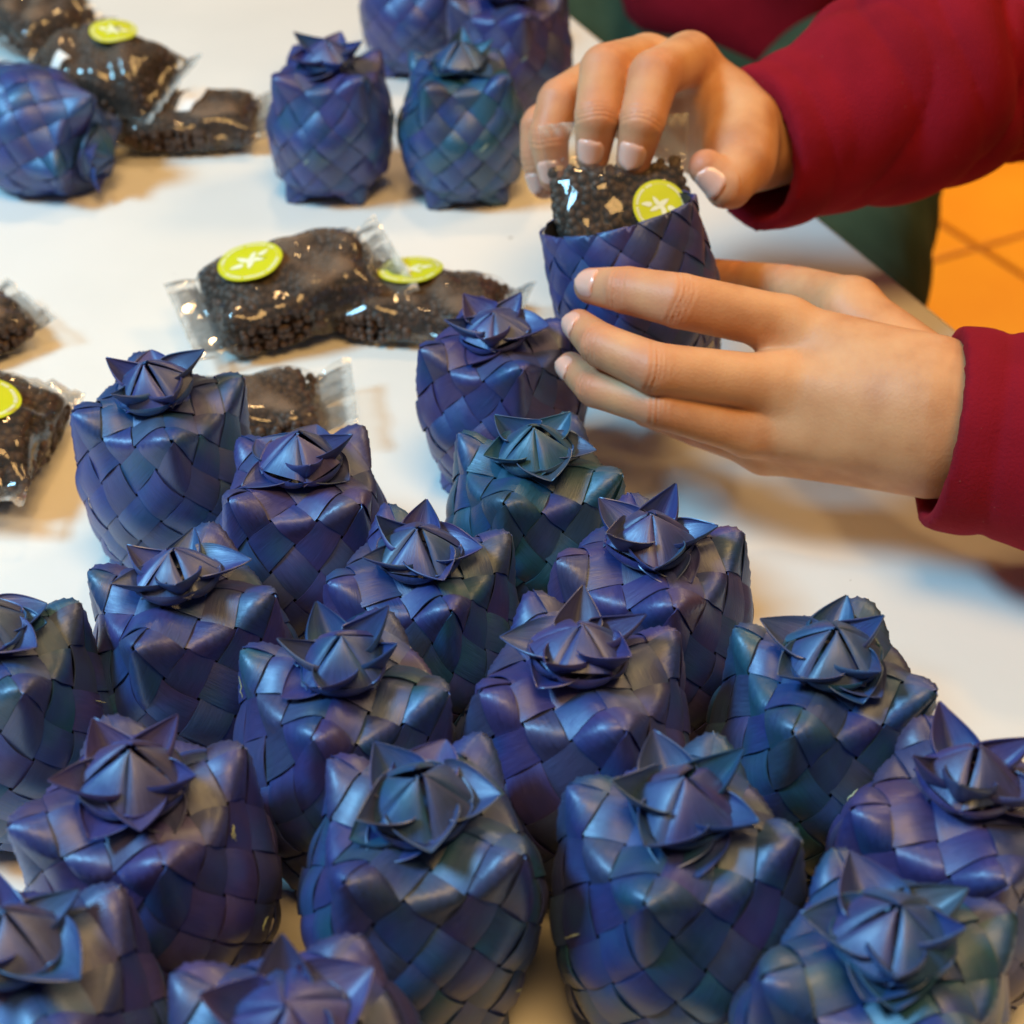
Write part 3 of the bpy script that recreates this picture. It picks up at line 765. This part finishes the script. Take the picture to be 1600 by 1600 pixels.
make_bag('clear bag of beads with its lime sticker half covered by the neighbouring bag', 7.2, 4.6, 2.3, 4, (q[0], q[1], 1.1), math.radians(-14), (.05, 0), 1.1, (-.6, .9, 1.45, .2))
q = AT(425, 640, .8)
make_bag('small clear bag of beads peeping out behind the back left basket of the crowd', 6.0, 4.2, 1.9, 5, (q[0] - 1.2, q[1] - .3, 1.0), math.radians(8), (0, 0), 1.6)
q = AT(5, 690, 1.3)
make_bag('clear bag of beads standing at the left edge with golden glints and a lime sticker', 6.6, 4.8, 3.1, 6, (q[0] - .5, q[1] - .2, 1.8), math.radians(88), (.25, .12), 1.2, (-.3, .3, 1.5, 1.0), dust=.15, bead=.23)
q = AT(-30, 520, 1.0)
make_bag('dark bag of beads at the left edge, only its corner in the photo', 5.6, 4.2, 2.0, 7, (q[0] - 1.0, q[1], 1.1), math.radians(40), (0, 0), .8)
q = AT(160, 150, 2.2)
make_bag('thick bag of chocolate beads with small white paper label behind the fallen basket', 7.2, 5.0, 4.4, 8, (q[0] + .1, q[1] + .6, 2.9), math.radians(-24), (.30, 0), 1.0, (.6, 1.3, 1.2, .2), (-1.1, -1.75, .85, 1.3, -.3), dust=.5)
q = AT(300, 200, .9)
make_bag('flat bag of beads with a white paper strip, left of the dark blue basket', 6.6, 4.6, 2.3, 9, (q[0], q[1] + .3, 1.2), math.radians(4), (.05, 0), 1.0, None, (0.1, .1, .85, 2.6, -.30))
q = AT(60, 30, 2.4)
make_bag('bag of beads at the top left corner with bright golden glints on its film', 7.0, 5.2, 2.8, 10, (q[0] - .8, q[1] + 1.0, 2.6), math.radians(-40), (.15, .2), 1.1, None, None)
# bag going into the open basket
hb = make_bag('clear bag of beads being pushed into the open basket', 6.0, 5.3, 2.4, 12, (0, 0, 0), 0, (0, 0), 1.7, (.85, -1.35, 1.08, 1.2), dust=0, bead=.21, flat=True)

# ------------------------------------------------------------------ distance-field modelling for the person
def surface_nets(f, lo, hi, h):
    lo = np.array(lo, float); n = np.ceil((np.array(hi) - lo) / h).astype(int) + 1
    xs = [lo[k] + h * np.arange(n[k]) for k in range(3)]
    K = 4; nb = -(-n // K)
    cs = [lo[k] + h * (K * np.arange(nb[k]) + (K - 1) / 2) for k in range(3)]
    g = np.stack(np.meshgrid(*cs, indexing='ij'), -1).reshape(-1, 3)
    cv = np.concatenate([f(g[q:q + 200000]) for q in range(0, len(g), 200000)]).reshape(nb)
    val = np.repeat(np.repeat(np.repeat(cv, K, 0), K, 1), K, 2).astype(np.float32)
    act = np.stack(np.nonzero(np.abs(cv) < K * h * 1.3 + .35 * (h < .5) + 1.2 * (h >= .5)), -1)
    off = np.stack(np.meshgrid(*[np.arange(K)] * 3, indexing='ij'), -1).reshape(-1, 3)
    for q in range(0, len(act), 4000):
        ii = (act[q:q + 4000, None] * K + off[None]).reshape(-1, 3)
        val[tuple(ii.T)] = f(lo + h * ii)
    val = val[:n[0], :n[1], :n[2]]
    ins = val < 0
    acc = np.zeros((*(n - 1), 3), np.float32); cnt = np.zeros(n - 1, np.float32)
    def sl(o): return tuple(slice(o[k], n[k] - 1 + o[k]) for k in range(3))
    for ax in range(3):
        o1 = [k for k in range(3) if k != ax]
        for a in (0, 1):
            for b2 in (0, 1):
                p0 = [0, 0, 0]; p0[o1[0]] = a; p0[o1[1]] = b2; p1 = list(p0); p1[ax] = 1
                v0, v1 = val[sl(p0)], val[sl(p1)]
                c = (v0 < 0) != (v1 < 0)
                t = np.where(c, v0 / np.where(c, v0 - v1, 1), 0)
                for k in range(3):
                    acc[..., k] += np.where(c, (t if k == ax else p0[k]), 0)
                cnt += c
    act = cnt > 0
    idx = np.full(n - 1, -1, np.int64); idx[act] = np.arange(act.sum())
    base = np.stack(np.nonzero(act), -1)
    V = lo + h * (base + acc[act] / cnt[act][:, None])
    Fs = []
    for ax in range(3):
        o1 = [k for k in range(3) if k != ax]; u, v = (o1 if ax != 1 else o1[::-1])
        s0 = [slice(1, n[k] - 1) for k in range(3)]; s0[ax] = slice(0, n[ax] - 1)
        s1 = list(s0); s1[ax] = slice(1, n[ax])
        i0, i1 = ins[tuple(s0)], ins[tuple(s1)]
        ch = np.stack(np.nonzero(i0 != i1), -1)
        if len(ch) == 0: continue
        sgn = i0[tuple(ch.T)]
        c0 = ch + np.array([s0[k].start for k in range(3)])
        def cell(du, dv):
            c = c0.copy(); c[:, u] -= du; c[:, v] -= dv; return idx[tuple(c.T)]
        q = np.stack([cell(1, 1), cell(0, 1), cell(0, 0), cell(1, 0)], -1)
        q[~sgn] = q[~sgn][:, ::-1]
        Fs.append(q)
    return V, np.concatenate(Fs)
def cone(p, a, b2, ra, rb, sq=None):
    """tapered capsule distance (approximate)"""
    a = np.asarray(a); b2 = np.asarray(b2); ba = b2 - a; pa = p - a
    t = np.clip(pa @ ba / (ba @ ba), 0, 1)
    d = pa - t[:, None] * ba
    if sq is not None:                       # sq=(axis, factor): squash along an axis
        ax, fct = sq; c = d @ ax; d = d + (fct - 1) * c[:, None] * ax
    return np.linalg.norm(d, axis=1) - (ra + (rb - ra) * t)
def smin(a, b2, k):
    h = np.clip(.5 + .5 * (b2 - a) / k, 0, 1); return b2 + (a - b2) * h - k * h * (1 - h)
def unit(v): v = np.asarray(v, float); return v / np.linalg.norm(v)

class Hand:
    def __init__(s, fingers, palm, dors):
        """fingers: list of joint lists [(p, r)...] from knuckle to tip; palm: list of cones"""
        s.fingers = fingers; s.palm = palm; s.dors = dors
    def finger(s, p, f, dors):
        J = s.fingers[f]; d = None
        for k in range(len(J) - 1):
            c = cone(p, J[k][0], J[k + 1][0], J[k][1], J[k + 1][1])
            d = c if d is None else smin(d, c, .06)
        # knuckle creases and slight bulge at each inner joint
        for k in range(1, len(J) - 1):
            ax = unit(J[k + 1][0] - J[k - 1][0]); q = p - J[k][0]; al = q @ ax
            r = np.linalg.norm(q - al[:, None] * ax, axis=1)
            near = np.exp(-(r / (J[k][1] * 1.4)) ** 4)
            dn = s.nail_dir(f) if k == len(J) - 2 else dors
            side = sstep(.0, .6, (q @ dn) / (np.linalg.norm(q, axis=1) + 1e-6))
            d = d - .015 * np.exp(-(al / .45) ** 2) * near
            for off, dep in ((-.26, .05), (-.10, .08), (.05, .10), (.22, .07)):
                al2 = al + .10 * np.sin(3.1 * (q @ np.cross(ax, dn)) + k + f)
                d = d + dep * np.exp(-((al2 - off) / .065) ** 2) * near * side
        return d
    def nail_dir(s, f):
        J = s.fingers[f]; ax = unit(J[-1][0] - J[-2][0]); n = s.dors[f]
        return unit(n - (n @ ax) * ax)
    def sdf(s, p):
        m = None
        for (a, b2, ra, rb, *sq) in s.palm:
            c = cone(p, a, b2, ra, rb, sq[0] if sq else None)
            m = c if m is None else smin(m, c, .9)
        fs = None
        for f in range(len(s.fingers)):
            J = s.fingers[f]
            bb = np.array([j[0] for j in J]); lo = bb.min(0) - 2.2; hi = bb.max(0) + 2.2
            d = np.full(len(p), 9.0)
            msk = np.all((p > lo) & (p < hi), axis=1)
            if msk.any(): d[msk] = s.finger(p[msk], f, s.dors[f])
            fs = d if fs is None else smin(fs, d, .10)
        return smin(m, fs, .55)
    def redness(s, V):
        r = np.zeros(len(V))
        for f, J in enumerate(s.fingers):
            for k in range(1, len(J)):
                sg = 1.0 if k < len(J) - 1 else .9
                r = np.maximum(r, (.5 if k < len(J) - 1 else .75) * np.exp(-(np.linalg.norm(V - J[k][0] - s.dors[f] * .5, axis=1) / sg) ** 2))
        return r
    def nail(s, f, length=1.15, width=.60, setb=-.62):
        J = s.fingers[f]; tip, r = J[-1]; ax = unit(tip - J[-2][0]); n = s.nail_dir(f); sd = np.cross(ax, n)
        nu, nv = 13, 9; PT = np.zeros((nu, nv, 3)); rows = []
        c0 = tip + ax * (setb * r)
        org, dirs = [], []
        for a in range(nu):
            t = a / (nu - 1); wd = width * r / .75 * (math.sqrt(max(0, 1 - abs(2 * t - 1) ** 3.2)) * .96 + .04)
            for c in range(nv):
                u = -1 + 2 * c / (nv - 1); ang = u * wd / r
                L0 = (t - .42) * length * r / .75
                bend = math.radians(15) * t * t
                dr = n * math.cos(ang) + sd * math.sin(ang)
                org.append(c0 + ax * L0 + dr * 2.2 * r); dirs.append(-unit(dr))
        org = np.array(org); dirs = np.array(dirs); tt_ = np.zeros(len(org))
        for _ in range(40):
            d = s.finger(org + dirs * tt_[:, None], f, s.dors[f]); tt_ += np.clip(d, -.2, .4) * .8
        hit = np.where(tt_ < 2.6 * r, tt_, 1.25 * r)
        tg = np.repeat(np.linspace(0, 1, nu), nv); ug = np.tile(np.linspace(-1, 1, nv), nu)
        eg = np.maximum(np.abs(ug), np.clip((.25 - tg) / .25, 0, 1))
        PT = (org + dirs * (hit - .045 + .085 * eg ** 3)[:, None]).reshape(nu, nv, 3)
        V, F, _ = shell(PT, .06)
        cen = PT.reshape(-1, 3).mean(0); fc = F[len(F) // 5]; nn = np.cross(V[fc[1]] - V[fc[0]], V[fc[2]] - V[fc[0]])
        if nn @ (cen - tip) < 0: F = F[:, ::-1]
        return V, F

def J(*a): return [(P(x, y, d), r * .96) for x, y, d, r in a]
def J2(*a): return [(P(x, y, d), r * 1.05) for x, y, d, r in a]
# left hand (lower in the photo): fingers wrap round the near side of the basket
LH = Hand(
    [J((1225, 505, 59.6, 1.02), (1062, 470, 58.6, .99), (978, 453, 59.6, .86), (925, 447, 60.9, .68)),
     J((1205, 598, 58.8, 1.00), (1024, 576, 57.9, .92), (940, 540, 59.0, .80), (905, 509, 60.6, .62)),
     J((1165, 672, 59.4, .92), (1030, 634, 58.6, .82), (930, 606, 59.8, .72), (892, 573, 61.2, .56)),
     J((1190, 700, 61.2, .82), (1090, 668, 61.6, .72), (1010, 640, 62.6, .64), (960, 610, 63.6, .54)),
     J((1330, 480, 62.6, 1.15), (1240, 452, 65.2, .95), (1165, 440, 67.8, .84), (1110, 430, 69.2, .72))],
    [(P(1222, 515, 60.0), P(1450, 600, 58.2), 1.02, 1.7), (P(1205, 598, 59.2), P(1450, 640, 57.8), 1.02, 1.75),
     (P(1175, 668, 59.8), P(1450, 680, 58.2), 1.00, 1.75), (P(1200, 700, 61.2), P(1445, 705, 59.2), .95, 1.6),
     (P(1330, 490, 62.3), P(1440, 585, 60.5), 1.2, 1.5), (P(1440, 645, 58.8), P(1720, 700, 57.0), 2.25, 2.7)],
    [unit(CV(-.45, -.15, -1)), unit(CV(-.75, -.1, -.8)), unit(CV(-.75, 0, -.8)), unit(CV(-.5, .2, -1)), unit(CV(0, -1, .4))])
# right hand (upper): fingertips push the bag down
RH = Hand(
    [J2((1078, 92, 69.5, 1.00), (1022, 118, 66.0, .96), (1004, 188, 65.2, .84), (990, 250, 66.0, .66)),
     J2((1010, 92, 70.3, .96), (945, 108, 66.6, .94), (933, 182, 65.8, .84), (926, 243, 66.6, .64)),
     J2((950, 112, 71.3, .90), (874, 158, 68.6, .86), (857, 216, 68.4, .76), (866, 275, 69.0, .60)),
     J2((905, 150, 72.8, .82), (842, 195, 71.0, .74), (838, 245, 71.2, .66), (850, 290, 71.6, .54)),
     J2((1165, 190, 68.5, 1.25), (1162, 255, 67.0, 1.12), (1138, 288, 66.2, .92), (1104, 262, 66.0, .68))],
    [(P(1075, 95, 69.8), P(1170, 200, 70.6), 1.02, 1.6), (P(1010, 100, 70.6), P(1160, 210, 71.6), 1.0, 1.6),
     (P(955, 120, 71.6), P(1150, 225, 72.0), .95, 1.6), (P(912, 155, 73), P(1140, 240, 72.4), .9, 1.5),
     (P(1140, 170, 69.4), P(1158, 250, 67.8), 1.3, 1.2), (P(1150, 240, 68), P(1170, 225, 70.0), 1.2, 1.5), (P(1165, 225, 70.4), P(1400, 160, 71.5), 1.95, 2.5)],
    [unit(CV(-.1, -.35, -1)), unit(CV(-.15, -.3, -1)), unit(CV(-.35, -.2, -1)), unit(CV(-.7, -.2, -.6)), unit(CV(-.85, -.15, -.5))])

person = bpy.data.objects.new('person', None); COL.objects.link(person)
hip = AT(1420, -40, -20); person.location = Vector((hip[0] + 12, hip[1] + 14, ZF)) * U
tag(person, 'person in a maroon sweater pushing a bag of beads into the open basket', 'person')
def pobj(name, V, F, mat):
    me = mesh_np(name, V, F, mat); o = obj(name, me, person)
    o.matrix_parent_inverse = Matrix.Identity(4); o.location = -person.location
    return o
mid = np.array([42.0, 84, 28]); shL = mid + ed * 17; shR = mid - ed * 17; elL = P(2080, 760, 62); elR = P(1760, 20, 82)
parts = []; reds = []
for Hd, lo, hi, ctr in ((LH, None, None, None), (RH, None, None, None)):
    allp = np.array([j[0] for f in Hd.fingers for j in f] + [x for c in Hd.palm for x in c[:2]])
    lo = allp.min(0) - 2.0; hi = allp.max(0) + 2.0
    end = Hd.palm[-1][1]; st = Hd.palm[-1][0]
    cut = st + (end - st) * .72; cutn = unit(end - st)
    # arm continues coarse inside the sleeve
    hi2 = np.where(hi > 1e9, hi, hi)
    V, F = surface_nets(Hd.sdf, lo, hi, .062)
    parts.append((V, F)); reds.append(Hd.redness(V))
# hidden part of the body: arms up to the shoulders, chest, neck
belly = AT(1750, -60, -12)
def bodyf(p):
    d = cone(p, LH.palm[-1][1], elL, 2.7, 3.6); d = smin(d, cone(p, elL, shL, 3.6, 4.6), 1)
    e = cone(p, RH.palm[-1][1], elR, 2.5, 3.6); e = smin(e, cone(p, elR, shR, 3.6, 4.6), 1)
    d = np.minimum(d, e)
    ch = (shL + shR) / 2
    t = cone(p, ch + np.array([0, 0, -4]), belly, 9.5, 10.5); t = smin(t, cone(p, shL, shR, 5, 5), 4)
    t = smin(t, cone(p, ch, ch + np.array([0, 0, 12.0]), 4.5, 4.2), 3)
    return smin(d, t, 2)
pts = np.array([LH.palm[-1][1], elL, shL, shR, elR, RH.palm[-1][1], belly, (shL + shR) / 2 + np.array([0, 0, 12])])
V, F = surface_nets(bodyf, pts.min(0) - 12, pts.max(0) + 12, 1.0)
parts.append((V, F)); reds.append(np.zeros(len(V)))
V, F = merge(parts)
body = pobj('body', V, F, M_SKIN)
at = body.data.attributes.new('redness', 'FLOAT', 'POINT'); at.data.foreach_set('value', np.concatenate(reds).astype(np.float32))
for Hd, fl_ in ((LH, (0, 1, 2, 3)), (RH, (0, 1, 2, 3, 4))):
    for f in fl_:
        V, F = Hd.nail(f); pobj('fingernail', V, F, M_NAIL)

# sweater: two sleeves with hollow cuffs, and the torso behind
def fold_noise(p, ax0, dirn, amp, freq):
    q = (p - ax0) @ dirn
    o1 = np.cross(dirn, np.array([0, 0, 1.])); o1 = unit(o1); o2 = np.cross(dirn, o1)
    a = np.arctan2((p - ax0) @ o1, (p - ax0) @ o2)
    f1 = np.abs(np.sin(q * freq * .5 + 1.2 * np.sin(a + .5) + .8 * np.sin(a * 2 + q * .3))) ** .7
    f2 = np.abs(np.sin(q * freq * .27 + 1.9 * np.sin(a + 2) + 1)) ** .6
    msk = .35 + .65 * (.5 + .5 * np.sin(a * 1.0 + q * .35 + 1))
    return amp * (1.6 - 1.3 * f1 * msk - 1.1 * f2)
def sleeve(Hd, cuff, wrist_out, elbow, shoulder, r0, r1, r2, amp, tiltn=None):
    dirn = unit(wrist_out - cuff)
    cn = unit(tiltn) if tiltn is not None else dirn
    def f(p):
        d = cone(p, cuff - dirn * 2, wrist_out, r0, r1); d = smin(d, cone(p, wrist_out, elbow, r1, r2), 2)
        d = smin(d, cone(p, elbow, shoulder, r2, r2 + 1.2), 2)
        q = (p - cuff) @ dirn
        amp_ = amp * sstep(1.0, 5.0, q)
        d = d + fold_noise(p, cuff, dirn, 1.0, 2.1) * amp_
        d = d - .12 * np.exp(-((q - .75) / .75) ** 4)          # turned cuff hem
        d = d + .09 * np.exp(-((q - 1.9) / .16) ** 2)
        inner = cone(p, cuff - dirn * 4, cuff + dirn * 3, r0 - .22, r0 - .35)
        d = np.maximum(d, -inner)
        return np.maximum(d, -((p - cuff) @ cn))
    return f
cL = P(1468, 668, 58.4); wL = P(1760, 706, 57.0)
fL = sleeve(LH, cL, wL, elL, shL, 3.30, 3.75, 4.8, .10, CV(1, .17, -.05))
cR = P(1172, 243, 70.6); wR = P(1420, 140, 72.5)
fR = sleeve(RH, cR, wR, elR, shR, 2.95, 4.3, 5.6, .42, CV(1, -.30, .50))
def region(f, pts, pad, h): 
    pts = np.array(pts); return surface_nets(f, pts.min(0) - pad, pts.max(0) + pad, h)
def cutpar(f, a, n_): return lambda p: np.maximum(f(p), (p - a) @ n_)
nL = unit(elL - wL); nR = unit(elR - wR)
mL = wL + nL * 3; mR = wR + nR * 6
parts = [region(cutpar(fL, mL, nL), [cL, mL], 4.6, .16), region(cutpar(fR, mR, nR), [cR, mR], 6.0, .2)]
ch = (shL + shR) / 2
def torsof(p):
    t = cone(p, ch + np.array([0, 0, -4]), belly, 11, 12); t = smin(t, cone(p, shL, shR, 6.2, 6.2), 4)
    t = t + .35 * np.sin(p[:, 2] * .8 + 1.5 * np.sin(p[:, 0] * .35)) + .25 * np.sin(p[:, 0] * .6 + p[:, 1] * .4)
    nck = cone(p, ch, ch + np.array([0, 0, 20.]), 5.6, 5.6)
    t = np.maximum(t, -nck)
    return t
def restf(p):
    a = -np.minimum(0, 0); 
    l = np.maximum(fL(p), -((p - mL + nL * .3) @ nL)); r = np.maximum(fR(p), -((p - mR + nR * .3) @ nR))
    l = np.where((p - mL) @ nL > -.3, l, 9); r = np.where((p - mR) @ nR > -.3, r, 9)
    return np.minimum(np.minimum(l, r), torsof(p))
parts.append(region(restf, [mL, mR, elL, elR, shL, shR, belly], 13, .8))
V, F = merge(parts); pobj('sweater', V, F, M_MAROON)

# trousers: thighs reaching towards and under the table
def legs(kn1, hp1, kn2, hp2, bel, par):
    dn = np.array([4, 4, -46.])
    def legf(p):
        d = cone(p, hp1, kn1, 8.2, 6.6); e = cone(p, hp2, kn2, 8.2, 6.8)
        d = smin(d, cone(p, kn1, kn1 + dn, 6.6, 5), 2); e = smin(e, cone(p, kn2, kn2 + dn, 6.8, 5), 2)
        t = smin(np.minimum(d, e), cone(p, hp1, bel + np.array([0, 0, -6.]), 9, 11), 2); t = smin(t, cone(p, hp2, bel + np.array([0, 0, -6.]), 9, 11), 2)
        return t + .25 * np.sin(p[:, 0] * .7 + 2 * np.sin(p[:, 1] * .3)) * np.sin(p[:, 1] * .5)
    V, F = region(legf, [kn1, hp1, kn2, hp2, bel, kn1 + dn, kn2 + dn], 12, .9)
    me = mesh_np('trousers', V, F, M_GREEN); o = obj('trousers', me, par); o.location = -par.location
legs(AT(1262, 560, -14), AT(1330, 100, -14), AT(1180, 330, -22), AT(1290, 0, -20), belly, person)

# the next person along the table, whose lap and sweater show behind the hands
person2 = bpy.data.objects.new('person', None); COL.objects.link(person2)
b2_ = AT(1200, -75, -6); person2.location = Vector((b2_[0], b2_[1], ZF)) * U
tag(person2, 'second person in dark maroon and green behind the hands, cut by the top edge', 'person')
ch2 = b2_ + np.array([6.0, 4, 42])
def tors2(p, g):
    t = cone(p, b2_, ch2, 11 + g, 12 + g); t = smin(t, cone(p, ch2 - ed * 15, ch2 + ed * 15, 6 + g, 6 + g), 4)
    for sgn in (-1, 1):
        sh = ch2 + sgn * ed * 16; el = sh + np.array([1.0, -6, -27]) + sgn * ed * 4; wr = el - nrm * 16 + np.array([0, 14, 2.])
        t = smin(t, np.minimum(cone(p, sh, el, 5.5 + g, 4.6 + g), cone(p, el, wr, 4.6 + g, 3.4 + g)), 1.2)
    if g > .1: t = t + .35 * np.sin(p[:, 2] * .8 + 1.5 * np.sin(p[:, 0] * .35)) + .25 * np.sin(p[:, 0] * .6 + p[:, 1] * .4)
    else: t = smin(t, cone(p, ch2, ch2 + np.array([0, 0, 16.]), 5, 5), 2)
    return t
ext = [b2_ - 22, ch2 - ed * 34, ch2 + ed * 34, ch2 - nrm * 20, ch2 + np.array([0, 16, 14.])]
V, F = region(lambda p: tors2(p, 0.), ext, 6, 1.2); o = obj('body', mesh_np('body', V, F, M_SKIN), person2); o.location = -person2.location
V, F = region(lambda p: tors2(p, .9), ext, 6, 1.0); o = obj('sweater', mesh_np('sweater', V, F, M_MAROON), person2); o.location = -person2.location
legs(AT(905, 95, -17), AT(1120, -150, -14), AT(760, -90, -17), AT(1000, -280, -14), b2_, person2)

# the bag in the hands: stands on its edge inside the open basket
ax_u = unit(CV(-.10, -1, .10)); ax_n = unit(CV(.05, 0, -1)); ax_n = unit(ax_n - (ax_n @ ax_u) * ax_u); ax_s = np.cross(ax_n, ax_u)
mw = Matrix(((ax_u[0], ax_s[0], ax_n[0]), (ax_u[1], ax_s[1], ax_n[1]), (ax_u[2], ax_s[2], ax_n[2]))).to_4x4()
hb.matrix_world = Matrix.Translation(Vector(P(976, 374, 66.3)) * U) @ mw
